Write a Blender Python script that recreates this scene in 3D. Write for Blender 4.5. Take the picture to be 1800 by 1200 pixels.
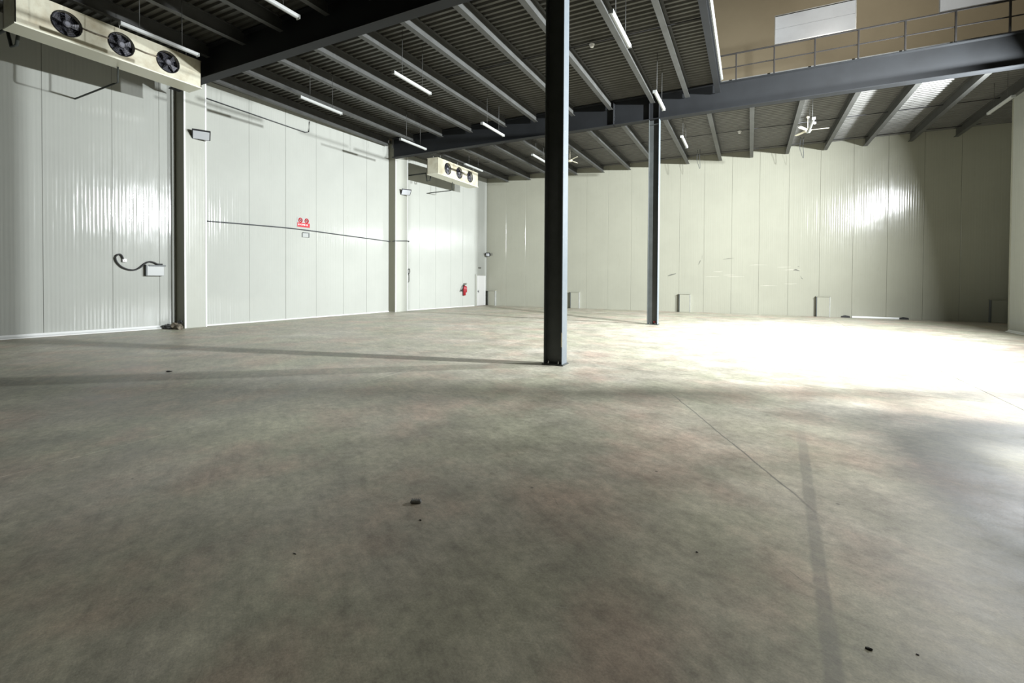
import bpy, bmesh, math, random
from mathutils import Vector, Matrix
random.seed(7)
PI = math.pi
for o in list(bpy.data.objects): bpy.data.objects.remove(o, do_unlink=True)
S = bpy.context.scene
COL = S.collection

# ------------------------------------------------------------------ camera
cam_d = bpy.data.cameras.new('camera'); cam = bpy.data.objects.new('camera', cam_d); COL.objects.link(cam)
FPX, YAW, PITCH, ROLL, YP = 821.1, 0.470907, 0.0147053, 0.0055287, 503.44
cam_d.sensor_fit = 'HORIZONTAL'; cam_d.sensor_width = 36.0
cam_d.lens = FPX/1800*36.0
cam_d.shift_x = 0.0; cam_d.shift_y = -(600-YP)/1800
fw = Vector((-math.sin(YAW)*math.cos(PITCH), math.cos(YAW)*math.cos(PITCH), -math.sin(PITCH)))
rt = Vector((math.cos(YAW), math.sin(YAW), 0)); up = rt.cross(fw)
r2 = rt*math.cos(ROLL)+up*math.sin(ROLL); u2 = up*math.cos(ROLL)-rt*math.sin(ROLL)
m = Matrix((r2, u2, -fw)).transposed().to_4x4(); m.translation = Vector((0, 0, 1.6))
cam.matrix_world = m
cam_d.clip_start = 0.05; cam_d.clip_end = 200
S.camera = cam

# ------------------------------------------------------------------ world, lights, exposure
w = bpy.data.worlds.new('world'); S.world = w; w.use_nodes = True
w.node_tree.nodes['Background'].inputs[0].default_value = (0.6, 0.7, 0.8, 1)
w.node_tree.nodes['Background'].inputs[1].default_value = 0.02
S.view_settings.view_transform = 'Standard'; S.view_settings.look = 'None'
S.view_settings.gamma = 1.0; S.view_settings.use_curve_mapping = False
S.view_settings.exposure = 0.0

def area_light(name, loc, target, power, sx, sy, color, spread=180, shape='RECTANGLE'):
    d = bpy.data.lights.new(name, 'AREA'); d.energy = power; d.color = color
    d.shape = shape; d.size = sx; d.size_y = sy; d.spread = math.radians(spread)
    o = bpy.data.objects.new(name, d); COL.objects.link(o); o.location = loc
    o.rotation_euler = (Vector(target)-Vector(loc)).to_track_quat('-Z', 'Y').to_euler()
    return o
COOL = (0.93, 0.97, 1.0)
# the working floodlights on the right-hand wall (outside the frame)
area_light('flood_lamp', (7.15, 11.0, 6.25), (-6.0, 15.9, 3.4), 3150, .34, .28, COOL, 122)
area_light('flood_lamp', (7.15, 16.6, 6.2), (-7.0, 18.2, 2.9), 3000, .34, .28, COOL, 156)
# high-bay lamps and an added fill under the upper roof, seen only through the open part of the mezzanine
area_light('high_bay_or_fill', (2.1, 9.2, 13.6), (4.2, 6.6, 0.0), 200, .34, .34, (1, .98, .95), 50, shape='DISK')
area_light('high_bay_or_fill', (1.95, 3.6, 13.6), (1.95, 3.6, 0.0), 200, .8, .8, (1, .95, .85), shape='DISK')  # added fill light that brightens the near floor, not a known lamp
area_light('high_bay_or_fill', (3.6, 18.5, 14.6), (3.6, 24.5, 9.0), 330, .6, .6, (1, .97, .92), shape='DISK')

# ------------------------------------------------------------------ materials
def mat(name, color, rough=.5, metal=0.0, spec=.5):
    mm = bpy.data.materials.new(name); mm.use_nodes = True
    b = mm.node_tree.nodes['Principled BSDF']
    b.inputs['Base Color'].default_value = (*color, 1); b.inputs['Roughness'].default_value = rough
    b.inputs['Metallic'].default_value = metal; b.inputs['Specular IOR Level'].default_value = spec
    return mm, mm.node_tree, b
def N(nt, t, **kw):
    n = nt.nodes.new(t)
    for k, v in kw.items():
        if k.startswith('i_'): n.inputs[k[2:].replace('_', ' ')].default_value = v
        else: setattr(n, k, v)
    return n
def noise(nt, vec, scale, detail=4, rough=.55, vscale=None):
    if vscale:
        mp = N(nt, 'ShaderNodeMapping'); mp.inputs['Scale'].default_value = vscale
        nt.links.new(vec, mp.inputs['Vector']); vec = mp.outputs[0]
    n = N(nt, 'ShaderNodeTexNoise'); n.inputs['Scale'].default_value = scale
    n.inputs['Detail'].default_value = detail; n.inputs['Roughness'].default_value = rough
    nt.links.new(vec, n.inputs['Vector']); return n.outputs['Fac']
def ramp(nt, fac, stops):
    r = N(nt, 'ShaderNodeValToRGB'); e = r.color_ramp.elements
    while len(e) < len(stops): e.new(0.5)
    for el, (p, c) in zip(e, stops):
        el.position = p; el.color = (*c, 1) if len(c) == 3 else c
    nt.links.new(fac, r.inputs[0]); return r.outputs[0]
def mixc(nt, fac, a, b, mode='MIX'):
    x = N(nt, 'ShaderNodeMix', data_type='RGBA', blend_type=mode)
    for sock, v in ((x.inputs[0], fac), (x.inputs[6], a), (x.inputs[7], b)):
        if isinstance(v, (int, float)): sock.default_value = v
        elif isinstance(v, tuple): sock.default_value = (*v, 1)
        else: nt.links.new(v, sock)
    return x.outputs[2]
def mth(nt, op, a, b=None, c=None):
    n = N(nt, 'ShaderNodeMath', operation=op)
    for i, v in enumerate((a, b, c)):
        if v is None: continue
        if isinstance(v, (int, float)): n.inputs[i].default_value = v
        else: nt.links.new(v, n.inputs[i])
    return n.outputs[0]
def objcoord(nt): return N(nt, 'ShaderNodeTexCoord').outputs['Object']

def wall_material(name, axis, color, rough=.27, rib=1.0):
    """glossy coated sandwich panel: fine vertical ribs, broad waviness, grime low down"""
    mm, nt, b = mat(name, color, rough)
    v = objcoord(nt)
    sc = (0.0, 1.0, 0.0) if axis == 'y' else (1.0, 0.0, 0.0)
    sc2 = (0.0, 1.0, 0.04) if axis == 'y' else (1.0, 0.0, 0.04)
    fine = noise(nt, v, 9.0, 2, .6, sc2)
    sepw = N(nt, 'ShaderNodeSeparateXYZ'); nt.links.new(v, sepw.inputs[0])
    fine2 = mth(nt, 'SINE', mth(nt, 'MULTIPLY', sepw.outputs[1 if axis == 'y' else 0], 2*PI/.085))
    wav = noise(nt, v, 0.9, 2, .5)
    h = mth(nt, 'ADD', mth(nt, 'MULTIPLY', fine, 0.0042*rib), mth(nt, 'MULTIPLY', fine2, 0.0005*rib))
    h = mth(nt, 'ADD', h, mth(nt, 'MULTIPLY', wav, 0.008))
    bp = N(nt, 'ShaderNodeBump'); bp.inputs['Strength'].default_value = 1.0; bp.inputs['Distance'].default_value = 1.0
    nt.links.new(h, bp.inputs['Height']); nt.links.new(bp.outputs[0], b.inputs['Normal'])
    g = noise(nt, v, 0.7, 5, .6); g2 = noise(nt, v, 5.0, 4, .7, (1, 1, .25))
    c = mixc(nt, ramp(nt, g, [(.35, (0, 0, 0)), (.7, (1, 1, 1))]), tuple(x*.94 for x in color), color)
    c = mixc(nt, ramp(nt, g2, [(.62, (0, 0, 0)), (.8, (.35, .35, .35))]), c, tuple(x*y for x, y in zip(color, (.80, .79, .74))))
    nt.links.new(c, b.inputs['Base Color']); b.inputs['Specular IOR Level'].default_value = .5
    rr = ramp(nt, g2, [(.3, (rough,)*3), (.8, (rough+.06,)*3)]); nt.links.new(rr, b.inputs['Roughness'])
    return mm
M = {}
M['wall_y'] = wall_material('coated_panel_left', 'y', (.42, .432, .395), .075)
M['wall_x'] = wall_material('coated_panel_back', 'x', (.335, .335, .272), .14)
M['pier'] = wall_material('coated_pier', 'y', (.44, .45, .40), .2, .5)
M['joint'] = mat('joint_sealant', (.30, .30, .26), .8)[0]
M['coving'] = mat('white_coving', (.80, .81, .79), .5)[0]

def floor_material():
    mm, nt, b = mat('worn_concrete', (.3, .3, .28), .6)
    v = objcoord(nt)
    big = noise(nt, v, .38, 6, .62); mid = noise(nt, v, 1.9, 8, .65); fine = noise(nt, v, 14, 8, .72); grit = noise(nt, v, 90, 3, .6)
    hue = noise(nt, v, .55, 4, .55, (1, 1, 1))
    mp = N(nt, 'ShaderNodeMapping'); mp.inputs['Location'].default_value = (7.3, 2.1, 0); mp.inputs['Rotation'].default_value = (0, 0, .6)
    nt.links.new(v, mp.inputs[0])
    scr = noise(nt, mp.outputs[0], 3.5, 10, .8, (.6, 2.6, 1))
    red = noise(nt, mp.outputs[0], .8, 5, .6)
    c = ramp(nt, big, [(.3, (.31, .288, .222)), (.55, (.44, .412, .338)), (.75, (.56, .53, .455))])
    c = mixc(nt, ramp(nt, hue, [(.42, (0, 0, 0)), (.62, (.55, .55, .55))]), c, (.39, .40, .285))
    c = mixc(nt, ramp(nt, red, [(.48, (0, 0, 0)), (.66, (.6, .6, .6))]), c, (.50, .375, .30))
    c = mixc(nt, .55, c, ramp(nt, mid, [(.34, (.55, .55, .55)), (.66, (1.4, 1.4, 1.4))]), 'MULTIPLY')
    c = mixc(nt, .45, c, ramp(nt, fine, [(.34, (.55, .55, .55)), (.66, (1.4, 1.4, 1.4))]), 'MULTIPLY')
    c = mixc(nt, .5, c, ramp(nt, scr, [(.33, (.6, .6, .6)), (.5, (1, 1, 1)), (.72, (1.35, 1.35, 1.33))]), 'MULTIPLY')
    c = mixc(nt, .35, c, ramp(nt, grit, [(.3, (.6, .6, .6)), (.7, (1.35, 1.35, 1.35))]), 'MULTIPLY')
    mp2 = N(nt, 'ShaderNodeMapping'); mp2.inputs['Rotation'].default_value = (0, 0, -.25); nt.links.new(v, mp2.inputs[0])
    sc1 = noise(nt, mp2.outputs[0], 7.0, 3, .6, (.22, 5.0, 1))
    c = mixc(nt, ramp(nt, sc1, [(.70, (0, 0, 0)), (.75, (.4, .4, .4))]), c, (.62, .60, .50))
    mp3 = N(nt, 'ShaderNodeMapping'); mp3.inputs['Rotation'].default_value = (0, 0, .9); mp3.inputs['Location'].default_value = (3, 9, 0); nt.links.new(v, mp3.inputs[0])
    sc2 = noise(nt, mp3.outputs[0], 5.0, 3, .6, (.3, 6.0, 1))
    c = mixc(nt, ramp(nt, sc2, [(.70, (0, 0, 0)), (.76, (.55, .55, .55))]), c, (.17, .16, .13))
    # dark pits
    vo = N(nt, 'ShaderNodeTexVoronoi'); vo.inputs['Scale'].default_value = 2.3; nt.links.new(v, vo.inputs['Vector'])
    c = mixc(nt, ramp(nt, vo.outputs['Distance'], [(.018, (.7, .7, .7)), (.035, (0, 0, 0))]), c, (.08, .08, .07))
    sep = N(nt, 'ShaderNodeSeparateXYZ'); nt.links.new(v, sep.inputs[0]); X, Y = sep.outputs[0], sep.outputs[1]
    wob = mth(nt, 'MULTIPLY', mth(nt, 'SUBTRACT', noise(nt, v, 3.0, 4), .5), .05)
    # old tape residue strip running away from the camera
    dx = mth(nt, 'ABSOLUTE', mth(nt, 'SUBTRACT', X, mth(nt, 'MULTIPLY_ADD', Y, .05, .21)))
    dx = mth(nt, 'ADD', dx, wob)
    s1 = ramp(nt, dx, [(.028, (1, 1, 1)), (.045, (0, 0, 0))])
    s2 = ramp(nt, mth(nt, 'MULTIPLY', Y, .1), [(.50, (1, 1, 1)), (.62, (0, 0, 0))])
    s = mixc(nt, 1.0, s1, s2, 'MULTIPLY')
    s = mixc(nt, 1.0, s, ramp(nt, fine, [(.38, (.15, .15, .15)), (.6, (.6, .6, .6))]), 'MULTIPLY')
    c = mixc(nt, s, c, (.15, .15, .14))
    # hairline crack wandering diagonally
    ln = mth(nt, 'ABSOLUTE', mth(nt, 'ADD', mth(nt, 'SUBTRACT', X, mth(nt, 'MULTIPLY_ADD', Y, -.455, 2.17)), mth(nt, 'MULTIPLY', wob, 1.2)))
    k1 = ramp(nt, ln, [(.004, (.8, .8, .8)), (.014, (0, 0, 0))])
    k2 = ramp(nt, mth(nt, 'MULTIPLY', Y, .1), [(.36, (0, 0, 0)), (.42, (1, 1, 1)), (.66, (1, 1, 1)), (.7, (0, 0, 0))])
    c = mixc(nt, mixc(nt, 1.0, k1, k2, 'MULTIPLY'), c, (.12, .12, .11))
    nt.links.new(c, b.inputs['Base Color'])
    nt.links.new(ramp(nt, mid, [(.3, (.42,)*3), (.7, (.58,)*3)]), b.inputs['Roughness'])
    bp = N(nt, 'ShaderNodeBump'); bp.inputs['Strength'].default_value = .25; bp.inputs['Distance'].default_value = .006
    nt.links.new(mth(nt, 'ADD', fine, mth(nt, 'MULTIPLY', scr, 1.0)), bp.inputs['Height']); nt.links.new(bp.outputs[0], b.inputs['Normal'])
    return mm
M['floor'] = floor_material()
M['floor_joint'] = mat('dark_joint_fill', (.10, .10, .09), .9)[0]

def grime(name, color, dark, rough, scale=3.0, metal=0.0, lo=.4, hi=.7):
    mm, nt, b = mat(name, color, rough, metal)
    v = objcoord(nt)
    c = mixc(nt, ramp(nt, noise(nt, v, scale, 6, .65), [(lo, (0, 0, 0)), (hi, (1, 1, 1))]), color, dark)
    nt.links.new(c, b.inputs['Base Color']); return mm
M['steel'] = grime('dark_blue_grey_paint', (.013, .0145, .016), (.010, .011, .012), .62, 1.5)
M['steel'].node_tree.nodes['Principled BSDF'].inputs['Specular IOR Level'].default_value = .3
M['column'] = grime('column_paint', (.065, .072, .070), (.045, .050, .048), .38, 2.0)
M['joist'] = grime('joist_paint', (.068, .07, .066), (.048, .048, .044), .5, 2.0)
M['deck'] = grime('galvanised_deck', (.095, .093, .080), (.07, .068, .057), .45, 1.2, .25)
M['deck_back'] = grime('primed_deck', (.15, .15, .14), (.12, .12, .11), .5, 1.2, .15)
M['concrete'] = grime('rough_concrete', (.3, .3, .28), (.22, .22, .2), .8)
M['tan'] = grime('tan_paint', (.34, .285, .185), (.31, .26, .168), .7, .8)
M['tan_dim'] = M['tan']
M['blank'] = grime('white_window_board', (.86, .91, .95), (.78, .82, .86), .25, 1.0)
M['rail'] = mat('brown_black_rail_paint', (.012, .010, .008), .8)[0]
M['cooler'] = grime('aged_cream_sheet', (.62, .60, .47), (.42, .36, .24), .42, 2.4, 0, .42, .75)
M['cooler_edge'] = mat('cream_folded_edge', (.78, .77, .64), .35)[0]
M['black'] = mat('black_plastic', (.015, .015, .018), .45)[0]
M['fan_grey'] = mat('fan_blade_grey', (.16, .16, .18), .4, .5)[0]
M['coil'] = mat('dark_coil', (.03, .03, .045), .5)[0]
M['white'] = mat('white_enamel', (.80, .80, .78), .35)[0]
M['diffuser'] = mat('dusty_diffuser', (.33, .34, .33), .5)[0]
M['cream'] = mat('cream_enamel', (.72, .68, .55), .35)[0]
M['glass_grey'] = mat('flood_glass', (.55, .57, .60), .12)[0]
M['rubber'] = mat('black_rubber', (.02, .02, .02), .6)[0]
M['cable'] = mat('grey_black_cable', (.05, .055, .06), .5)[0]
M['red'] = mat('red_enamel', (.30, .012, .02), .3)[0]
M['red_print'] = mat('red_print', (.45, .02, .03), .45)[0]
M['grey_box'] = mat('grey_box_paint', (.36, .375, .36), .4)[0]
M['dark_box'] = mat('dark_box_side', (.10, .11, .11), .5)[0]
M['chrome'] = mat('chrome', (.5, .5, .5), .2, 1.0)[0]
M['frame_dark'] = mat('dark_door_edge', (.07, .07, .06), .6)[0]
M['zinc'] = grime('zinc_trim', (.55, .56, .54), (.42, .43, .41), .35, 4.0, .5)
M['debris'] = grime('dirty_sacking', (.10, .085, .06), (.30, .26, .2), .9, 9.0)
M['debris_dark'] = mat('black_polythene', (.018, .018, .018), .35)[0]
M['stub'] = mat('grey_rubber_block', (.2, .2, .19), .7)[0]
M['scuff'] = mat('black_scuff', (.12, .12, .10), .7)[0]
M['brown_stain'] = mat('pinkish_smear', (.55, .50, .44), .6)[0]
M['copper'] = mat('insulated_pipe', (.03, .035, .03), .7)[0]

# ------------------------------------------------------------------ mesh helpers
def box(bm, x0, x1, y0, y1, z0, z1, bev=0.0):
    vs = [bm.verts.new((x, y, z)) for x in (x0, x1) for y in (y0, y1) for z in (z0, z1)]
    fs = [(0, 1, 3, 2), (4, 6, 7, 5), (0, 4, 5, 1), (2, 3, 7, 6), (0, 2, 6, 4), (1, 5, 7, 3)]
    faces = [bm.faces.new([vs[i] for i in f]) for f in fs]
    if bev:
        es = list({e for f in faces for e in f.edges})
        bmesh.ops.bevel(bm, geom=es, offset=bev, segments=1, affect='EDGES')
def prism(bm, pts, axis, a0, a1):
    """extrude a closed 2-D outline along an axis ('x': pts are (y,z); 'y': (x,z); 'z': (x,y))"""
    def P(p, a): return {'x': (a, p[0], p[1]), 'y': (p[0], a, p[1]), 'z': (p[0], p[1], a)}[axis]
    A = [bm.verts.new(P(p, a0)) for p in pts]; B = [bm.verts.new(P(p, a1)) for p in pts]
    n = len(pts)
    for i in range(n): bm.faces.new((A[i], A[(i+1) % n], B[(i+1) % n], B[i]))
    bm.faces.new(A[::-1]); bm.faces.new(B)
def tube(bm, pts, r, seg=8, r_end=None):
    pts = [Vector(p) for p in pts]; rings = []
    ref = Vector((0, 0, 1))
    for i, p in enumerate(pts):
        d = (pts[min(i+1, len(pts)-1)]-pts[max(i-1, 0)]).normalized()
        rf = ref if abs(d.dot(ref)) < .95 else Vector((0, 1, 0))
        u = d.cross(rf).normalized(); v = d.cross(u).normalized()
        rr = r if r_end is None else r+(r_end-r)*i/(len(pts)-1)
        rings.append([bm.verts.new(p+(u*math.cos(2*PI*k/seg)+v*math.sin(2*PI*k/seg))*rr) for k in range(seg)])
    for a, b in zip(rings, rings[1:]):
        for k in range(seg): bm.faces.new((a[k], a[(k+1) % seg], b[(k+1) % seg], b[k]))
    bm.faces.new(rings[0][::-1]); bm.faces.new(rings[-1])
def lathe(bm, prof, mat4=Matrix(), seg=20):
    """profile [(r, h)...] revolved about local z, transformed by mat4"""
    rings = []
    for r, h in prof:
        rings.append([bm.verts.new(mat4 @ Vector((max(r, 1e-4)*math.cos(2*PI*k/seg), max(r, 1e-4)*math.sin(2*PI*k/seg), h))) for k in range(seg)])
    for a, b in zip(rings, rings[1:]):
        for k in range(seg): bm.faces.new((a[k], a[(k+1) % seg], b[(k+1) % seg], b[k]))
    bm.faces.new(rings[0][::-1]); bm.faces.new(rings[-1])
def obj(name, bm, material, parent=None, smooth=False, loc=None, label=None):
    bmesh.ops.recalc_face_normals(bm, faces=bm.faces)
    me = bpy.data.meshes.new(name); bm.to_mesh(me); bm.free()
    me.materials.append(material)
    if smooth:
        for p in me.polygons: p.use_smooth = True
    o = bpy.data.objects.new(name, me); COL.objects.link(o)
    if loc: o.location = loc
    if parent:
        o.parent = parent
    if label: o['label'] = label
    return o
def B(name, args, material, parent=None, bev=0.0, **kw):
    bm = bmesh.new()
    if isinstance(args[0], (int, float)): args = [args]
    for a in args: box(bm, *a, bev=bev)
    return obj(name, bm, material, parent, **kw)
def T(name, pts, r, material, parent=None, seg=8, **kw):
    bm = bmesh.new(); tube(bm, pts, r, seg); return obj(name, bm, material, parent, True, **kw)
def thing(name, label, cat, loc=(0, 0, 0), rz=0.0, group=None):
    o = bpy.data.objects.new(name, None); COL.objects.link(o); o.location = loc; o.rotation_euler = (0, 0, rz)
    o['label'] = label; o['category'] = cat
    if group: o['group'] = group
    return o
def tag(o, label, cat, group=None):
    o['label'] = label; o['category'] = cat
    if group: o['group'] = group
    return o
def struct(name, label=None):
    o = bpy.data.objects.new(name, None); COL.objects.link(o); o['kind'] = 'structure'
    if label: o['label'] = label
    return o
def st(o, label=None):
    o['kind'] = 'structure'
    if label: o['label'] = label
    return o
def dup(root, loc, rz=None, label=None, group=None):
    r = root.copy(); COL.objects.link(r); r.location = loc
    if rz is not None: r.rotation_euler = (0, 0, rz)
    if label: r['label'] = label
    if group: r['group'] = group
    for ch in list(root.children):
        c = ch.copy(); COL.objects.link(c); c.parent = r
        for g in ch.children:
            d = g.copy(); COL.objects.link(d); d.parent = c
    return r

# ------------------------------------------------------------------ floor: sawn concrete slabs
ZD = 8.3          # underside of the mezzanine deck
YB = 25.3         # back wall
fl = struct('floor', 'worn grey concrete floor with sawn joints, reddish and greenish stains')
B('sub_base', (-18.5, 9.8, -8.6, 26.2, -.30, -.055), M['floor_joint'], fl)
xs = [-18.4, -5.32, 3.08, 9.7]; ys = [-8.5, 8.42, 17.7, 26.1]
for i in range(3):
    for j in range(3):
        B('slab', (xs[i]+.004, xs[i+1]-.004, ys[j]+.004, ys[j+1]-.004, -.05, 0), M['floor'], fl)

# ------------------------------------------------------------------ panel walls
def panel_run(parent, A, Bp, z0, z1, seams, material, t=.06, side=1, part='wall_panel', backing=True):
    """panels between points A and Bp (plan); seams are distances along the run; outer face on the line"""
    A = Vector((*A, 0)); Bv = Vector((*Bp, 0)); d = (Bv-A); L = d.length; d.normalize()
    n = Vector((d.y, -d.x, 0))*side           # towards the room
    cuts = [0]+sorted(s for s in seams if .15 < s < L-.15)+[L]
    for a, b in zip(cuts, cuts[1:]):
        bm = bmesh.new()
        off = random.uniform(-.004, .002)
        P = []
        g = .0025
        for s, o_ in ((a+g, -t), (a+g, off-.006), (a+g+.006, off), (b-g-.006, off), (b-g, off-.006), (b-g, -t)):
            q = A+d*s+n*o_; P.append((q.x, q.y))
        prism(bm, P, 'z', z0, z1)
        obj(part, bm, material, parent)
    if backing:
        bm = bmesh.new(); P = []
        for s, o_ in ((0, -t-.1), (0, -t+.035), (L, -t+.035), (L, -t-.1)):
            q = A+d*s+n*o_; P.append((q.x, q.y))
        prism(bm, P, 'z', z0, z1); obj('backing', bm, M['joint'], parent)

def LW(bay, y):   # x of the left wall face at a given y
    (x0, y0), (x1, y1) = bay; return x0+(x1-x0)*(y-y0)/(y1-y0)
bay1 = ((-17.78, -.6), (-16.45, 8.45)); bay2 = ((-16.15, 9.15), (-15.70, 17.58)); bay3 = ((-15.5, 18.5), (-14.67, YB))
def sy(bay, yy):
    (x0, y0), (x1, y1) = bay; L = math.hypot(x1-x0, y1-y0); return [(y-y0)/(y1-y0)*L for y in yy]
wl = struct('wall_left', 'glossy off-white vertical panel wall on the left')
panel_run(wl, *bay1, 0, ZD, sy(bay1, [.9, 2.4, 3.95, 5.46, 6.91, 8.05]), M['wall_y'])
panel_run(wl, *bay2, 0, ZD, sy(bay2, [10.71, 12.13, 13.5, 14.87, 16.19]), M['wall_y'])
panel_run(wl, *bay3, 0, ZD-.43, sy(bay3, [19.55, 20.74, 21.98, 23.02, 24.05]), M['wall_y'])
panel_run(wl, (-17.9, -8.5), (-17.78, -.6), 0, ZD, [1.5, 3, 4.5, 6], M['wall_y'])
wb = struct('wall_back', 'pale cream panel wall across the back of the hall')
bx = [-13.3, -12.0, -10.7, -9.45, -8.2, -6.97, -5.71, -4.5, -3.25, -2.08, -.82, .37, 1.58, 2.81, 4.04, 5.26, 6.47, 7.64]
panel_run(wb, (-14.67, YB), (9.1, YB), 0, ZD-.43, [x+14.67 for x in bx], M['wall_x'])
wr = struct('wall_right', 'cream panel wall on the right')
panel_run(wr, (9.1, YB), (9.1, 20.8), 0, ZD, [1.2, 2.4, 3.6], M['wall_y'])
panel_run(wr, (9.1, 20.8), (7.5, 20.8), 0, ZD, [], M['wall_x'], side=-1, t=.08, backing=False)
panel_run(wr, (7.5, 20.78), (7.5, -8.5), 0, ZD, [1.3*i+.3 for i in range(1, 22)], M['wall_y'])
wf = struct('wall_front')
panel_run(wf, (7.5, -8.5), (-17.9, -8.5), 0, ZD, [1.3*i for i in range(1, 20)], M['wall_x'])
# scuffs on the back wall
def scuff(pts, wdt, material=None):
    bm = bmesh.new(); q = []
    for i, (x, z) in enumerate(pts):
        r_ = wdt*(.35 if i in (0, len(pts)-1) else 1)
        q.append((x, z, r_))
    top = [(x, z+r_) for x, z, r_ in q]; bot = [(x, z-r_) for x, z, r_ in q][::-1]
    prism(bm, top+bot, 'y', YB-.004, YB+.006)
    obj('scuff', bm, material or M['scuff'], wb)
scuff([(-3.8, 1.84), (-3.62, 1.90), (-3.40, 1.96)], .035)
scuff([(-2.32, 2.42), (-2.26, 2.55), (-2.22, 2.62)], .04)
scuff([(-2.16, 2.72), (-2.15, 2.85)], .05)
scuff([(1.80, 2.12), (1.90, 2.13), (2.04, 2.08)], .028)
scuff([(1.97, 2.28), (2.03, 2.28)], .03)
scuff([(2.08, 1.85), (2.13, 1.74), (2.18, 1.70)], .02)
scuff([(-1.2, 2.66), (-.95, 2.69), (-.72, 2.71)], .012)
for k in range(9):
    x = random.uniform(-2, 1.6); z = random.uniform(1.3, 2.5); scuff([(x, z), (x+.25, z+random.uniform(-.02, .03)), (x+random.uniform(.4, .8), z+.01)], .006, M['brown_stain'])

# white coving at the wall foot
def coving(name, A, Bp, h, w_, material=None):
    A = Vector((*A, 0)); Bv = Vector((*Bp, 0)); d = (Bv-A).normalized(); n = Vector((d.y, -d.x, 0))
    bm = bmesh.new(); P = [(0, 0), (w_, 0), (w_, h*.18), (w_*.35, h*.55), (.006, h), (0, h)]
    a = [bm.verts.new(A+n*(p[0]-.002)+Vector((0, 0, p[1]))) for p in P]; b = [bm.verts.new(Bv+n*(p[0]-.002)+Vector((0, 0, p[1]))) for p in P]
    for i in range(len(P)): bm.faces.new((a[i], a[(i+1) % len(P)], b[(i+1) % len(P)], b[i]))
    bm.faces.new(a[::-1]); bm.faces.new(b)
    return st(obj(name, bm, material or M['coving']))
coving('baseboard_left', bay1[0], (LW(bay1, 8.1), 8.1), .10, .10)
coving('baseboard_left', bay2[0], bay2[1], .035, .04)
coving('baseboard_left', bay3[0], (LW(bay3, 24.1), 24.1), .03, .03)
coving('baseboard_right', (7.5, 20.8), (7.5, 9.5), .07, .09)
coving('baseboard_back', (4.05, YB), (5.72, YB), .07, .05)
for x in (3.82, 5.86):
    bm = bmesh.new(); prism(bm, [(x-.16, 0), (x+.16, 0), (x+.14, .07), (x-.02, .1), (x-.15, .06)], 'y', YB-.10, YB-.01)
    tag(obj('door_stop_wedge', bm, M['rubber']), 'small black wedge at the %s end of the white strip below the back wall' % ('left' if x < 5 else 'right'), 'wedge')

# low boxed plinths along the back wall
for i, (x, lab) in enumerate(((-14.22, 'low cream boxed plinth in the far left corner beside the white door'),
              (-8.82, 'low cream boxed plinth on the back wall just right of the nearest steel column'),
              (-2.95, 'low cream boxed plinth on the back wall just right of the farther steel column'),
              (2.96, 'low cream boxed plinth at the middle of the bare right half of the back wall'),
              (8.79, 'low cream boxed plinth in the dark recess at the far right'))):
    t = thing('wall_plinth_box', lab, 'box', (x, YB, 0), 0, 'boxed plinths along the back wall')
    B('body', (-.24, .24, -.17, -.004, .0, .90), M['wall_x'], t, bev=.01)
    B('cap', (-.28, .28, -.20, -.004, .90, .935), M['wall_x'], t, bev=.006)
    B('edge_strip', [(-.265, -.24, -.178, -.01, 0, .90)], M['dark_box'], t)  # dark left strip stands in for the box's shaded side
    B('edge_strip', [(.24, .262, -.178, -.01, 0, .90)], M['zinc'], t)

# ------------------------------------------------------------------ pilasters on the left wall
def pilaster(loc_pts, label, ztop):
    x0, x1, y0, y1 = loc_pts
    t = thing('pilaster', label, 'pilaster', (x0, y0, 0), 0, 'clad pilasters on the left wall')
    W, D = x1-x0, y1-y0
    B('cladding', (0, W-.012, .012, D-.012, 0, ztop), M['pier'], t)
    B('shade_sheet', (.03, W-.03, 0, .011, .02, ztop-.01), M['pier_shade'], t)  # olive sheet carries the shade of the unlit face in its colour
    for yy in (0, D-.05):
        B('corner_trim', (W-.03, W, yy, yy+.05, 0, ztop), M['coving'], t, bev=.005)
    return t
M['pier_shade'] = wall_material('pier_shade_olive', 'x', (.20, .195, .14), .45, .4)
p1 = pilaster((-16.50, -15.92, 8.46, 9.15), 'tall panel-clad wall pilaster with the near floodlight, beside the large cooler unit', ZD)
B('side_flashing', (-.16, .10, -.10, -.004, .02, ZD-.05), M['wall_y'], p1, bev=.004)
p2 = pilaster((-15.72, -15.28, 17.58, 18.5), 'tall panel-clad wall pilaster with the second floodlight, under the end of the far beam', ZD-.03)

# trims where wall meets deck
st(B('trim_1', (-16.2, -15.55, 9.16, 17.6, ZD-.16, ZD-.005), M['frame_dark']))
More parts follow.
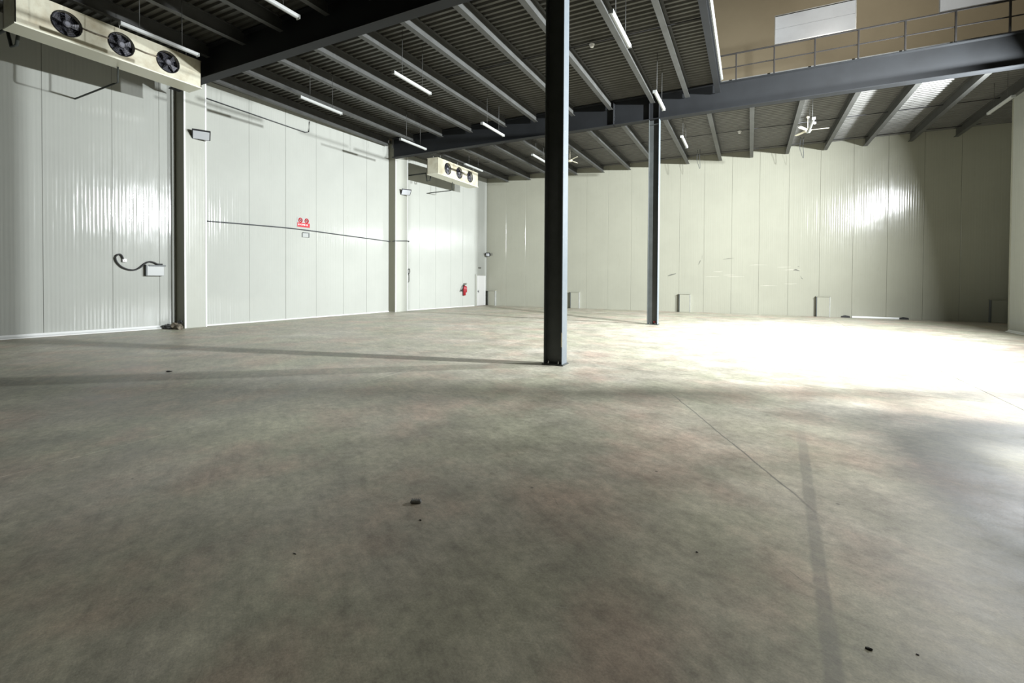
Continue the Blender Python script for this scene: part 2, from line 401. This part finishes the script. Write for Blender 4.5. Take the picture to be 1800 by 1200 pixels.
# ------------------------------------------------------------------ ceiling: deck, joists
ce = struct('ceiling', 'dark corrugated steel deck on steel joists')
def deck(x0, x1, y0, y1, z, pitch, depth, material, parent=ce, name='deck_sheet', thick=.12):
    bm = bmesh.new(); n = int(round((y1-y0)/pitch)); p = (y1-y0)/n
    prof = []
    for i in range(n):
        y = y0+i*p
        prof += [(y, z), (y+.36*p, z), (y+.5*p, z+depth), (y+.86*p, z+depth)]
    prof.append((y1, z))
    lo = [[bm.verts.new((x, y, zz)) for y, zz in prof] for x in (x0, x1)]
    for i in range(len(prof)-1): bm.faces.new((lo[0][i], lo[0][i+1], lo[1][i+1], lo[1][i]))
    zt = z+depth+thick
    hi = [[bm.verts.new((x, y, zt)) for y in (y0, y1)] for x in (x0, x1)]
    bm.faces.new((hi[0][0], hi[0][1], hi[1][1], hi[1][0]))
    bm.faces.new(lo[0]+[hi[0][1], hi[0][0]]); bm.faces.new(lo[1]+[hi[1][1], hi[1][0]])
    bm.faces.new((lo[0][0], lo[1][0], hi[1][0], hi[0][0])); bm.faces.new((lo[0][-1], lo[1][-1], hi[1][1], hi[0][1]))
    return obj(name, bm, material, parent)
XE = -0.93                                  # edge of the opening
# bay 2 in sheets lapped at the joists
PITCH_R = .19
deck(-16.15, -8.9, 8.2, 17.4, ZD, PITCH_R, .055, M['deck'])
deck(-8.9, XE, 8.2, 17.4, ZD, PITCH_R, .055, M['deck'])
deck(-17.7, -8.9, -8.4, 8.14, ZD, PITCH_R, .055, M['deck'])
deck(-8.9, XE, -8.4, 8.14, ZD, PITCH_R, .055, M['deck'])
ZB = 7.87
deck(-15.4, -3.7, 17.44, 25.28, ZB, PITCH_R, .055, M['deck_back'], thick=.45)
deck(-3.7, 9.05, 17.44, 25.28, ZB, PITCH_R, .055, M['deck_back'], thick=.45)
deck(4.4, 7.45, -8.4, 8.14, ZD, PITCH_R, .055, M['deck'])

def ibeam_prof(w_, h, tf, tw):
    a, b = w_/2, tw/2
    return [(-a, 0), (a, 0), (a, tf), (b, tf), (b, h-tf), (a, h-tf), (a, h), (-a, h), (-a, h-tf), (-b, h-tf), (-b, tf), (-a, tf)]
def joist(x, y0, y1, z0, z1, w_=.15):
    bm = bmesh.new(); prism(bm, [(px, pz) for px, pz in ibeam_prof(w_, z1-z0, .014, .01)], 'y', y0, y1)
    return obj('joist', bm, M['joist'], ce, loc=(x, 0, z0))
for x in (-15.5, -13.98, -12.35, -10.82, -9.16, -7.75, -6.18, -4.70, -3.17, -2.0):
    joist(x, 8.35, 17.28, 7.95, ZD+.0)
    joist(x, -8.3, 8.1, 7.95, ZD)
for x in (-13.16, -11.70, -10.24, -8.80, -7.26, -5.81, -4.42, -2.87, -1.36, 0, 1.47, 2.96, 4.43, 5.97, 7.43):
    joist(x, 17.6, YB-.02, 7.52, ZB)
# edge beam of the opening, deeper, with a zinc edge angle
bm = bmesh.new(); prism(bm, ibeam_prof(.17, .36, .016, .01), 'y', 8.35, 17.28)
obj('edge_beam', bm, M['steel'], ce, loc=(-1.04, 0, 7.94))
B('edge_angle', (XE+.0, XE+.05, 8.35, 17.28, 8.36, 8.40), M['grey_box'], ce)
B('edge_angle', (XE+.0, XE+.05, -8.3, 8.0, 8.36, 8.40), M['grey_box'], ce)
# thin conduits under the deck, and detectors
T('conduit', [(-9.0, 12.75, 8.24), (-1.15, 12.75, 8.24)], .016, M['black'], ce)
T('conduit', [(-14.0, 21.5, 7.80), (8.0, 21.5, 7.80)], .014, M['black'], ce)
T('conduit', [(-14.0, 24.7, 7.80), (8.0, 24.7, 7.80)], .014, M['black'], ce)
def detector(loc, label):
    bm = bmesh.new(); lathe(bm, [(.02, -.11), (.05, -.10), (.06, -.07), (.055, -.05), (.075, -.04), (.075, -.01), (.05, 0)], seg=16)
    tag(obj('smoke_detector', bm, M['white'], None, True, loc=loc), label, 'detector')
detector((-4.02, 12.75, 8.225), 'small white detector on the dark conduit under the middle deck')
detector((2.16, 21.5, 7.79), 'small white detector on the conduit under the back deck right of the fan')
detector((-1.15+.7, 21.5, 7.79), 'tiny pale detector on the back deck conduit right of the farther column')

# ------------------------------------------------------------------ main beams
def main_beam(y, x0, x1, label):
    z0, h = 7.38, .90
    t = thing('main_beam', label, 'beam', (0, y, z0), 0, 'main steel beams')
    bm = bmesh.new(); prism(bm, ibeam_prof(.30, h, .022, .014), 'x', x0, x1); obj('i_section', bm, M['steel'], t)
    for x in [-3.13-.17, -3.13+.17]:
        bm = bmesh.new(); box(bm, x-.008, x+.008, -.14, .14, .022, h-.022); obj('stiffener_plate', bm, M['steel'], t)
    for x in (-4.6,):
        bm = bmesh.new(); box(bm, x-.014, x+.014, -.149, .149, .0, h, .002)
        for zz in (.14, .30, .60, .76):
            for s in (-1, 1):
                lathe(bm, [(.022, -.045), (.022, .045)], Matrix.Translation((x, s*.09, zz)) @ Matrix.Rotation(PI/2, 4, 'Y'), 6)
        obj('splice_plate', bm, M['steel'], t)
    return t
main_beam(8.17, -15.9, 7.48, 'dark steel main beam over the nearest column, crossing the upper left')
main_beam(17.42, -15.25, 7.48, 'long dark steel main beam carrying the railing, over the farther column')
# crossing beam over the near opening (outside the frame, its shadow falls on the floor)
bm = bmesh.new(); prism(bm, ibeam_prof(.34, .6, .02, .012), 'y', -8.3, 8.0)
tag(obj('cross_beam', bm, M['steel'], None, loc=(1.90, 0, 7.66)), 'dark steel cross beam overhead in the near bay, at right angles to the main beam', 'beam')

# ------------------------------------------------------------------ columns (H sections, flanges facing left and right)
def column(x, y, label, d=.37, bf=.26, packing=False):
    t = thing('steel_column', label, 'column', (x, y, 0), 0, 'free-standing steel columns')
    zt = 7.38
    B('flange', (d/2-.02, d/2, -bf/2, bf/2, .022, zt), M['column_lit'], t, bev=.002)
    B('flange', (-d/2, -d/2+.02, -bf/2, bf/2, .022, zt), M['column'], t, bev=.002)
    B('web', (-d/2+.02, d/2-.02, -.006, .006, .022, zt), M['column'], t)
    bm = bmesh.new(); box(bm, -d/2-.03, d/2+.03, -bf/2-.03, bf/2+.03, 0, .022, .003); obj('base_plate', bm, M['column'], t)
    for s in (-1, 1):
        for q in (-1, 1):
            bm = bmesh.new(); lathe(bm, [(.02, .022), (.02, .045), (.01, .046), (.01, .07)], Matrix.Translation((s*.10, q*.085, 0)), 6)
            obj('anchor_bolt', bm, M['chrome'], t)
    for zz in (1.9, 7.2):
        B('stiffener', (-d/2+.02, d/2-.02, -bf/2+.01, bf/2-.01, zz, zz+.012), M['column'], t) if zz > 7 else None
    return t
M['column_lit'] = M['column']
def scraped_lit(name):
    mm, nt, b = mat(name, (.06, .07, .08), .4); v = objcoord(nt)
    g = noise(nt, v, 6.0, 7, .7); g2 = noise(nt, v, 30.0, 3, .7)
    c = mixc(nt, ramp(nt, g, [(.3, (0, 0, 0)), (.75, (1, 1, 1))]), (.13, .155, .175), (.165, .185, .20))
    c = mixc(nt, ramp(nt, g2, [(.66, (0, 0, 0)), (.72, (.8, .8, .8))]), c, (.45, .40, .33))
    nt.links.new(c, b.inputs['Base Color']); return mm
M['column_lit'] = scraped_lit('column_paint_lit')  # lighter copy of the column paint, light from the right put into the colour
c1 = column(-3.28, 8.27, 'nearest tall dark H-section steel column, standing at the centre of the hall')
c2 = column(-3.13, 17.45, 'farther dark H-section steel column under the railing beam')
c3 = column(5.2, 10.02, 'slim dark H-section steel post just outside the right edge of the frame', .20, .14)
B('red_tag', (.02, .10, -.03, -.01, .05, .13), M['red'], c2)
B('pale_patch', (.165, .187, -.131, -.129, .35, .62), M['cream'], c1)

# ------------------------------------------------------------------ upper hall
wu = struct('wall_upper', 'tan painted wall of the upper hall')
bm = bmesh.new(); box(bm, -17.9, 11.4, YB, YB+.3, ZB+.5, 12.72); box(bm, -17.9, .9, YB, YB+.3, 12.72, 14.02); box(bm, 4.04, 6.82, YB, YB+.3, 12.72, 14.02); box(bm, 9.95, 11.4, YB, YB+.3, 12.72, 14.02); box(bm, -17.9, 11.4, YB, YB+.3, 14.02, 16.5)
obj('tan_wall', bm, M['tan'], wu)
B('tan_wall', (11.1, 11.4, -8.5, YB, ZD+.3, 16.5), M['tan'], wu)
B('tan_wall', (-18.2, -17.9, -8.5, YB+.3, ZD+.3, 16.5), M['tan'], wu)
B('tan_wall', (-18.2, 11.4, -8.8, -8.5, ZD+.3, 16.5), M['tan'], wu)
B('roof_sheet', (-18.2, 11.4, -8.8, YB+.3, 16.5, 16.7), M['deck_back'], wu)
B('upper_floor', (7.5, 11.4, -8.5, 20.8, ZD, ZD+.3), M['concrete'], wu)
for n, (x0, x1) in enumerate(((.9, 4.04), (6.82, 9.95))):
    wi = struct('window_%d' % (n+1), 'upper window opening closed with glossy white boarding')
    zc = 13.42
    B('board', (x0+.02, x1-.02, YB+.03, YB+.06, 12.74, zc-.004), M['blank'], wi)
    B('board', (x0+.02, x1-.02, YB+.03, YB+.06, zc+.004, 14.0), M['blank'], wi)
    B('reveal', [(x0, x1, YB-.01, YB+.02, 12.70, 12.735), (x0, x0+.03, YB-.01, YB+.02, 12.735, 14.02), (x1-.03, x1, YB-.01, YB+.02, 12.735, 14.02), (x0, x1, YB-.01, YB+.02, 14.02, 14.05)], M['zinc'], wi)
    B('backing', (x0-.1, x1+.1, YB+.31, YB+.34, 12.6, 14.1), M['tan'], wi)
# railing along the far beam
rl = thing('railing', 'dark two-rail steel railing along the top of the long beam at upper right', 'railing', (0, 17.30, 8.28))
rx = [-.49+1.105*i for i in range(8)]
for x in rx:
    B('post', (x-.022, x+.022, -.022, .022, 0, .86), M['rail'], rl, bev=.003)
B('top_rail', (-1.0, 7.45, -.024, .024, .86, .90), M['rail'], rl, bev=.004)
B('mid_rail', (-1.0, 7.45, -.016, .016, .425, .455), M['rail'], rl, bev=.003)

# ------------------------------------------------------------------ ceiling-hung tube lights
def tube_light(loc, label, ztop, L=1.55):
    """runs along y, centred on loc"""
    t = thing('tube_light', label, 'light', loc, 0, G)
    bm = bmesh.new()
    P = [(-.045, .0), (-.038, -.025), (-.015, -.04), (.015, -.04), (.038, -.025), (.045, 0), (.05, .035), (-.05, .035)]
    prism(bm, P, 'y', -L/2+.03, L/2-.03); obj('diffuser', bm, M['diffuser'], t)
    for s in (-1, 1):
        B('end_cap', (-.054, .054, min(s*L/2, s*(L/2-.03)), max(s*L/2, s*(L/2-.03)), -.044, .04), M['grey_box'], t, bev=.006)
        T('suspension_rod', [(0, s*L*.27, .035), (0, s*L*.27, ztop-loc[2]-.005)], .006, M['joist'], t, 6)
    return t
ZT = 7.02
G = 'unlit white tube lights hung from the ceiling'
for x, y, zt, lab in (
    (-8.42, 5.9, ZD, 'white tube light in the dark near bay at the top left edge'),
    (-12.03, 5.93, ZD, 'white tube light hung behind the top edge of the large cooler unit'),
    (-12.03, 10.4, ZD, 'white tube light hung in the middle bay nearest the left wall and nearer pilaster'),
    (-8.40, 10.35, ZD, 'white tube light hung in the middle bay, left of the nearest column, large and central'),
    (-12.12, 15.0, ZD, 'white tube light by the left end of the far beam, near the second pilaster'),
    (-8.34, 14.8, ZD, 'white tube light just before the far beam, left of the nearest column'),
    (-2.56, 10.15, ZD, 'long white tube light right of the nearest column, high under the deck'),
    (-2.50, 14.65, ZD, 'white tube light just in front of the top of the farther column'),
    (-2.35, 19.4, ZB, 'small white tube light in the back bay right of the farther column'),
    (-8.47, 19.3, ZB, 'white tube light in the back bay, mostly hidden behind the nearest column'),
    (-12.0, 19.4, ZB, 'white tube light above the distant small cooler unit'),
    (1.83, 19.25, ZB, 'white tube light seen end-on in front of the ceiling fan'),
    (6.78, 19.6, ZB, 'white tube light in the dim back bay at the far right edge')):
    tube_light((x, y, ZT), lab, zt, 1.6)

# ------------------------------------------------------------------ ceiling fans
def ceiling_fan(loc, ztop, a0, label):
    t = thing('ceiling_fan', label, 'fan', loc, 0, 'cream ceiling fans under the back deck')
    T('down_rod', [(0, 0, .05), (0, 0, ztop-loc[2]-.02)], .014, M['cream'], t)
    bm = bmesh.new(); lathe(bm, [(.02, -.10), (.055, -.06), (.06, 0)], Matrix.Translation((0, 0, ztop-loc[2]))); obj('canopy', bm, M['cream'], t, True)
    bm = bmesh.new(); lathe(bm, [(.03, -.07), (.09, -.06), (.12, -.02), (.12, .025), (.08, .05), (.03, .07)]); obj('motor', bm, M['cream'], t, True)
    for k in range(3):
        a = a0+k*2*PI/3
        bm = bmesh.new(); out = [(.10, -.03), (.22, -.055), (.60, -.06), (.68, -.035), (.68, .035), (.60, .06), (.22, .055), (.10, .03)]
        A = [bm.verts.new((x, y, .012+y*.18)) for x, y in out]; Bq = [bm.verts.new((x, y, .0+y*.18)) for x, y in out]
        n = len(out)
        for i in range(n): bm.faces.new((A[i], A[(i+1) % n], Bq[(i+1) % n], Bq[i]))
        bm.faces.new(A); bm.faces.new(Bq[::-1])
        o = obj('blade', bm, M['cream'], t); o.rotation_euler = (0, 0, a)
    return t
ceiling_fan((1.89, 20.95, 7.32), ZB, 0.03, 'cream three-blade ceiling fan hanging below the back deck at right')
ceiling_fan((-7.42, 20.35, 7.08), ZB, -.72, 'cream ceiling fan in the back bay peeping out beside the nearest column')

# ------------------------------------------------------------------ evaporator cooler units
def cooler(loc, L, label, xw, py=0.0):
    """front faces +x at local x=0, body back to x=-.62; local y from 0 to L; z 0..0.76"""
    t = thing('evaporator_cooler', label, 'cooler', loc, 0, 'three-fan cooler units hung by the left wall')
    H, D = .76, .62
    # front sheet with three round openings, as a ring mesh
    bm = bmesh.new(); nseg = 24; R = .272
    cys = [L*(.225+.275*i) for i in range(3)]; zc = .40
    y_edges = [0, (cys[0]+cys[1])/2, (cys[1]+cys[2])/2, L]
    for i, cy in enumerate(cys):
        ya, yb = y_edges[i], y_edges[i+1]
        inner, outer = [], []
        for k in range(nseg):
            a = 2*PI*k/nseg+PI/nseg; ca, sa = math.cos(a), math.sin(a)
            inner.append((cy+R*ca, zc+R*sa))
            sy_ = ((yb-cy) if ca > 0 else (cy-ya))/max(abs(ca), 1e-6); sz_ = ((H-zc) if sa > 0 else zc)/max(abs(sa), 1e-6)
            s_ = min(sy_, sz_); outer.append((cy+s_*ca, zc+s_*sa))
        corners = [(yb, H), (ya, H), (ya, 0), (yb, 0)]
        for cx_, cz_ in corners:   # snap the nearest outer vertex to each corner
            j = min(range(nseg), key=lambda q: (outer[q][0]-cx_)**2+(outer[q][1]-cz_)**2); outer[j] = (cx_, cz_)
        for x in (0.0,):
            I = [bm.verts.new((x, *p)) for p in inner]; O = [bm.verts.new((x, *p)) for p in outer]; K = [bm.verts.new((x-.09, *p)) for p in inner]
            for k in range(nseg):
                q = (k+1) % nseg
                bm.faces.new((I[k], I[q], O[q], O[k])); bm.faces.new((I[k], K[k], K[q], I[q]))
    obj('front_panel', bm, M['cooler'], t)
    B('casing', [(-D, -D+.03, 0, L, .03, H), (-D, 0, 0, .02, .02, H), (-D, 0, L-.02, L, .02, H), (-D, 0, 0, L, H-.0, H+.02)], M['cooler'], t)
    B('coil_block', (-D+.04, -.16, .05, L-.05, .06, H-.05), M['coil'], t)
    bm = bmesh.new(); prism(bm, [(0.012, .0), (.012, .03), (0, .03), (-D-.0, .03), (-D, 0)], 'y', -.01, L+.01); obj('drip_tray', bm, M['cooler_edge'], t)
    for i, cy in enumerate(cys):
        f = bpy.data.objects.new('fan', None); COL.objects.link(f); f.parent = t; f.location = (0, cy, zc)
        f2 = f
        rot = Matrix.Rotation(PI/2, 4, 'Y')
        bm = bmesh.new()
        for r_ in (.272, .225, .18, .135, .09, .05):
            n = 28
            pts = [(.012, r_*math.cos(2*PI*k/n), r_*math.sin(2*PI*k/n)) for k in range(n+1)]
            tube(bm, pts, .0035 if r_ < .27 else .012, 4)
        for k in range(6):
            a = k*PI/3; tube(bm, [(.008, .04*math.cos(a), .04*math.sin(a)), (.008, .272*math.cos(a), .272*math.sin(a))], .0045, 4)
        obj('guard', bm, M['black'], f2)
        bm = bmesh.new(); lathe(bm, [(.07, -.06), (.075, .02), (.05, .035)], rot, 14); obj('hub', bm, M['fan_grey'], f2)
        bm = bmesh.new()
        for k in range(5):
            a = k*2*PI/5+.3*i
            vs = []
            for rr, da, dx in ((.06, -.2, -.05), (.25, -.12, -.06), (.255, .42, .0), (.06, .5, .0)):
                vs.append(bm.verts.new((dx-.02, rr*math.cos(a+da), rr*math.sin(a+da))))
            vs2 = [bm.verts.new(v.co-Vector((.006, 0, 0))) for v in vs]
            bm.faces.new(vs); bm.faces.new(vs2[::-1])
            for q in range(4): bm.faces.new((vs[q], vs[(q+1) % 4], vs2[(q+1) % 4], vs2[q]))
        obj('fan_blades', bm, M['fan_grey'], f2)
        if i < 2:
            y0, y1 = cy+.27, cys[i+1]-.27
            T('wiring_conduit', [(.012, y0, zc+.03), (.018, (y0+y1)/2, zc+.015), (.012, y1, zc+.03)], .02, M['debris'], t)
    for yy in (.35, L/2, L-.35):
        for xx in (-.10, -.52):
            T('hanger_rod', [(xx, yy, H), (xx, yy, ZDL[0]-loc[2])], .009, M['zinc'], t, 6)
    # refrigerant and drain pipes to the wall
    T('drain_pipe', [(-.50, L*.535, 0), (-.50, L*.535, -.40), (-.62, L*.525, -.42), (xw-loc[0]+.02, L*.50+.1, -.44)], .022, M['copper'], t)
    T('refrigerant_pipe', [(-.62, .42+py, .30), (-.95, .35+py, .28), (-1.0, .32+py, -.10), (-1.15, .28+py, -.12), (-1.18, .22+py, .26), (xw-loc[0]+.02, .1+py, .22)], .035, M['copper'], t)
    return t
ZDL = [ZD]
cooler((-14.02, 4.12, 7.0), 3.80, 'large cream evaporator cooler unit with three fans at the upper left, nearest the camera', -16.95)
ZDL[0] = ZB
cooler((-13.2, 18.12, 6.59), 3.68, 'small-looking distant cream evaporator cooler unit with three fans, past the second pilaster', -15.37, .42)

# ------------------------------------------------------------------ floodlights that are off
def floodlight(loc, rz, tilt, label, arm, w_=.46, h=.32):
    t = thing('floodlight', label, 'floodlight', loc, rz, 'floodlights that are switched off')
    hd = bpy.data.objects.new('lamp_head', None); COL.objects.link(hd); hd.parent = t; hd.rotation_euler = (tilt, 0, 0)
    B('housing', [(-w_/2, w_/2, 0, .06, -h/2, h/2)], M['black'], hd, bev=.012)
    B('housing_fin', [(-w_/2+.03+i*.045, -w_/2+.04+i*.045, .06, .10, -h/2+.04, h/2-.04) for i in range(9)], M['black'], hd)
    B('glass', (-w_/2+.03, w_/2-.03, -.006, .0, -h/2+.03, h/2-.03), M['glass_grey'], hd)
    T('bracket', [(-w_/2-.015, .05, 0), (-w_/2-.015, .16, .02), arm, ], .016, M['black'], t)
    return t
floodlight((-15.70, 8.86, 6.16), math.radians(62), math.radians(50), 'black-framed floodlight with grey glass on the nearer pilaster, switched off', (-.24, .20, .02), .50, .36)
floodlight((-15.05, 18.08, 5.84), math.radians(58), math.radians(46), 'black-framed floodlight on the second pilaster, switched off', (-.26, .18, 0), .48, .34)
floodlight((-14.43, 25.02, 3.13), math.radians(20), math.radians(25), 'small black floodlight high in the far left corner above the white door', (-.2, .24, .12), .26, .24)

# ------------------------------------------------------------------ left wall fittings
def onwall(bay, y, z, out=0.0):
    (x0, y0), (x1, y1) = bay; d = Vector((x1-x0, y1-y0, 0)).normalized(); n = Vector((d.y, -d.x, 0))
    return Vector((LW(bay, y), y, z))+n*out
def wall_rz(bay):
    (x0, y0), (x1, y1) = bay; return math.atan2(y1-y0, x1-x0)-PI/2
# junction box with cable (bay 1).  local: x out of wall, y along
r1 = wall_rz(bay1)
t = thing('junction_box', 'grey wall box fed by a looping black cable, beside the nearer pilaster', 'electrical box', onwall(bay1, 7.95, 1.66), r1)
B('enclosure', (.0, .13, -.26, .18, 0, .32), M['grey_box'], t, bev=.008)
B('side_cover', (.005, .125, -.285, -.262, .0, .34), M['dark_box'], t)
B('lid_bar', (.10, .15, -.22, .22, .29, .335), M['dark_box'], t, bev=.006)
pts = []
for i in range(25):
    u = i/24
    y = -.96+.0*u; 
cp = [(-.80, .44), (-.86, .60), (-.93, .62), (-1.0, .54), (-.97, .40), (-.86, .26), (-.70, .18), (-.55, .17), (-.42, .24), (-.30, .36), (-.18, .43), (-.06, .41), (.04, .36), (.16, .36)]
def smooth_pts(c, n=5):
    out = []
    for i in range(len(c)-1):
        p0, p1, p2, p3 = c[max(i-1, 0)], c[i], c[i+1], c[min(i+2, len(c)-1)]
        for k in range(n):
            s = k/n
            out.append(tuple(.5*((2*b)+(-a+c_)*s+(2*a-5*b+4*c_-d)*s*s+(-a+3*b-3*c_+d)*s**3) for a, b, c_, d in zip(p0, p1, p2, p3)))
    out.append(c[-1]); return out
T('cable', [(.05, y, z) for y, z in smooth_pts(cp)], .022, M['rubber'], t)
B('socket', (.0, .07, -.84, -.74, .40, .50), M['white'], t, bev=.01)
# bay 2: sagging cable, conduit, sign, switch
cpt = [onwall(bay2, 9.16, 3.49, .03), onwall(bay2, 10.9, 3.53, .03), onwall(bay2, 12.56, 3.55, .03), onwall(bay2, 14.75, 3.50, .03), onwall(bay2, 16.4, 3.46, .03), onwall(bay2, 17.55, 3.43, .04)]
cpt += [Vector((-15.26, 17.60, 3.44)), Vector((-15.24, 18.5, 3.50)), Vector((-15.42, 18.62, 3.46))]
tag(T('sagging_cable', [tuple(p) for p in smooth_pts([tuple(p) for p in cpt], 4)], .019, M['cable']), 'thin black cable strung loosely along the left wall between the two pilasters', 'cable')
cb = [onwall(bay2, 9.18, 7.55, .04), onwall(bay2, 12.95, 7.44, .04), onwall(bay2, 13.12, 7.5, .04), onwall(bay2, 13.16, 7.93, .04)]
tag(T('wall_conduit', [tuple(p) for p in cb], .017, M['cable']), 'thin dark conduit along the top of the left wall bending up to the deck', 'conduit')
r2_ = wall_rz(bay2)
t = thing('warning_sign', 'small white sign with two red prohibition circles above a red lettered bar', 'sign', onwall(bay2, 12.9, 3.83), r2_)
B('plate', (0, .008, -.29, .29, -.19, .19), M['grey_box'], t, bev=.003)
for yy in (-.14, .14):
    bm = bmesh.new(); n = 24
    pts = [(.010, yy+.078*math.cos(2*PI*k/n), .085+.078*math.sin(2*PI*k/n)) for k in range(n+1)]
    tube(bm, pts, .022, 4); tube(bm, [(.012, yy-.055, .14), (.012, yy+.055, .03)], .014, 4)
    obj('prohibition_ring', bm, M['red_print'], t)
    B('pictogram', [(.0085, .010, yy-.045, yy+.045, .068, .098), (.0085, .010, yy+.01, yy+.04, .10, .125)], M['black'], t)
B('red_bar', (.0085, .011, -.28, .28, -.18, -.01), M['red_print'], t)
for i in range(7):
    B('letter', (.0112, .0125, -.235+i*.06+(.015 if i > 1 else 0), -.2+i*.06+(.015 if i > 1 else 0), -.115+.012*(i % 2), -.055-.008*((i*3) % 2)), M['white'], t)
t = thing('wall_switch', 'small white switch box with a dark right edge below the red sign', 'switch', onwall(bay2, 12.97, 3.25), r2_)
B('body', (0, .05, -.14, .13, 0, .17), M['grey_box'], t, bev=.006)
B('top_hood', (0, .07, -.12, .15, .17, .195), M['dark_box'], t)
B('side_hood', (0, .06, .13, .16, .0, .165), M['dark_box'], t)
# bay 3: cable loop, extinguisher, door, sign
r3 = wall_rz(bay3)
t = thing('cable_loop', 'thin black cable loop with a hook hanging on the wall right of the second pilaster', 'cable', onwall(bay3, 18.72, 1.45), r3)
lp = [(.03, -.14, .0), (.03, .04, .0), (.03, .07, .12), (.03, .06, .40), (.03, .02, .46), (.03, .0, .56), (.03, .06, .68), (.03, .12, .62), (.03, .12, .50), (.03, .06, .42), (.03, -.05, .40), (.03, -.08, .46)]
T('cable', smooth_pts(lp, 3), .013, M['rubber'], t)
B('clip', (.0, .04, -.09, -.05, .42, .48), M['dark_box'], t)
t = thing('fire_extinguisher', 'red fire extinguisher hung on the wall left of the white door', 'extinguisher', onwall(bay3, 23.05, .66), r3)
bm = bmesh.new(); lathe(bm, [(.05, 0), (.085, .02), (.088, .45), (.07, .53), (.03, .58), (.03, .62)], Matrix.Translation((.10, 0, 0)), 20); obj('cylinder', bm, M['red'], t, True)
bm = bmesh.new(); lathe(bm, [(.05, .18), (.06, .2), (.06, .48), (.03, .54)], Matrix.Translation((.10, .15, 0)), 14); obj('cartridge', bm, M['red'], t, True)
B('valve_handle', [(.06, .14, -.05, .16, .62, .66), (.06, .14, -.02, .20, .69, .72)], M['chrome'], t, bev=.006)
T('hose', smooth_pts([(.12, -.02, .60), (.16, -.12, .60), (.18, -.22, .48), (.16, -.26, .36)], 4), .022, M['rubber'], t)
bm = bmesh.new(); tube(bm, [(.16, -.25, .38), (.16, -.33, .26)], .03, 10, .05); obj('horn', bm, M['rubber'], t)
B('bracket', (0, .03, -.06, .06, .35, .55), M['chrome'], t)
# door
dr = struct('door_1', 'plain white personnel door in the far left corner')
dr.location = onwall(bay3, 24.2, 0); dr.rotation_euler = (0, 0, r3)
B('leaf', (.012, .06, .06, .93, .01, 1.84), M['white_lit'] if 'white_lit' in M else M['white'], dr, bev=.004)
B('frame', [(0, .07, -.06, .05, 0, 1.92), (0, .07, .05, .98, 1.85, 1.92)], M['pier'], dr)
B('rebate', (.001, .075, .045, .065, 0, 1.86), M['frame_dark'], dr)
bm = bmesh.new(); lathe(bm, [(.03, 0), (.03, .02), (.014, .03), (.014, .05)], Matrix.Translation((.06, .17, .88)) @ Matrix.Rotation(PI/2, 4, 'Y'), 12)
box(bm, .105, .12, .155, .185, .80, .96, .004); obj('door_handle', bm, M['dark_box'], dr)
t = B('door_sign', (0, .02, -.13, .13, -.04, .04), M['scuff'], loc=onwall(bay3, 24.6, 2.31)); t.rotation_euler = (0, 0, r3)
tag(t, 'small dark plate on the wall above the white door', 'sign')

# ------------------------------------------------------------------ loose things
def lump(name, r, seed, material, parent=None, loc=(0, 0, 0), sc=(1, 1, .6)):
    rd = random.Random(seed); bm = bmesh.new(); bmesh.ops.create_icosphere(bm, subdivisions=2, radius=r)
    for v in bm.verts:
        k = 1+rd.uniform(-.28, .28); v.co = Vector((v.co.x*sc[0]*k, v.co.y*sc[1]*k, max(v.co.z*sc[2]*k, -r*sc[2]*.55)))
    mn = min(v.co.z for v in bm.verts)
    for v in bm.verts: v.co.z -= mn
    return obj(name, bm, material, parent, loc=loc)
t = thing('rubbish_heap', 'small heap of crumpled dark sheeting and sacking at the foot of the nearer pilaster', 'rubbish', (-15.98, 8.22, 0))
lump('black_sheeting', .17, 3, M['debris_dark'], t, (-.32, -.05, 0), (1.2, .7, .55))
lump('sacking', .15, 5, M['debris'], t, (.02, .02, 0), (1.0, .9, .85))
lump('sacking', .12, 8, M['debris'], t, (.22, .0, 0), (1, .8, .7))
lump('black_sheeting', .10, 9, M['debris_dark'], t, (-.08, -.12, 0), (1.3, .7, .5))
lump('black_sheeting', .10, 11, M['debris_dark'], t, (.1, .08, .18), (1.3, .6, .6))
bm = bmesh.new(); box(bm, -.038, .038, -.018, .018, 0, .022, .006)
for k in range(5): box(bm, -.032+k*.014, -.025+k*.014, -.016, .016, .021, .025)
t = obj('rubber_stub', bm, M['stub'], loc=(-2.11, 2.65, .0)); t.rotation_euler = (0, 0, YAW)
tag(t, 'short grey ribbed rubber block lying on the floor left of centre', 'rubber block')
def crumb(loc, r, lab, seed, sc=(1, .6, .5)):
    tag(lump('grit_crumb', r, seed, M['debris_dark'], None, loc, sc), lab, 'debris')
crumb((-1.93, 2.47, 0), .009, 'tiny dark crumb on the floor just below the grey rubber block', 21)
crumb((.48, 2.5, 0), .012, 'tiny dark stone on the floor near the lower right', 22)
crumb((.66, 2.56, 0), .006, 'tiny dark speck right of the small stone near the lower right', 23)
crumb((-8.81, 4.43, 0), .045, 'flat dark scrap lying on the floor inside the shadow band at left', 24, (1.3, .8, .25))
crumb((-2.34, 1.83, 0), .007, 'thin dark chip on the floor near the lower centre left', 25, (2, .4, .4))
crumb((-.26, 2.93, 0), .007, 'tiny dark chip on the floor below the hairline crack', 26)
# thin loops of wire hanging from the back deck
for (x, y, lab) in ((-2.3, 24.0, 'thin loop of wire hanging from the back deck right of the farther column'), (1.9, 23.9, 'thin loop of wire hanging from the back deck under the ceiling fan')):
    pts = smooth_pts([(x, y, 7.86), (x-.03, y, 7.4), (x+.02, y, 7.2), (x+.10, y, 6.95), (x+.12, y, 7.1), (x+.09, y, 7.5), (x+.12, y, 7.86)], 3)
    tag(T('hanging_wire', pts, .009, M['cable']), lab, 'wire')
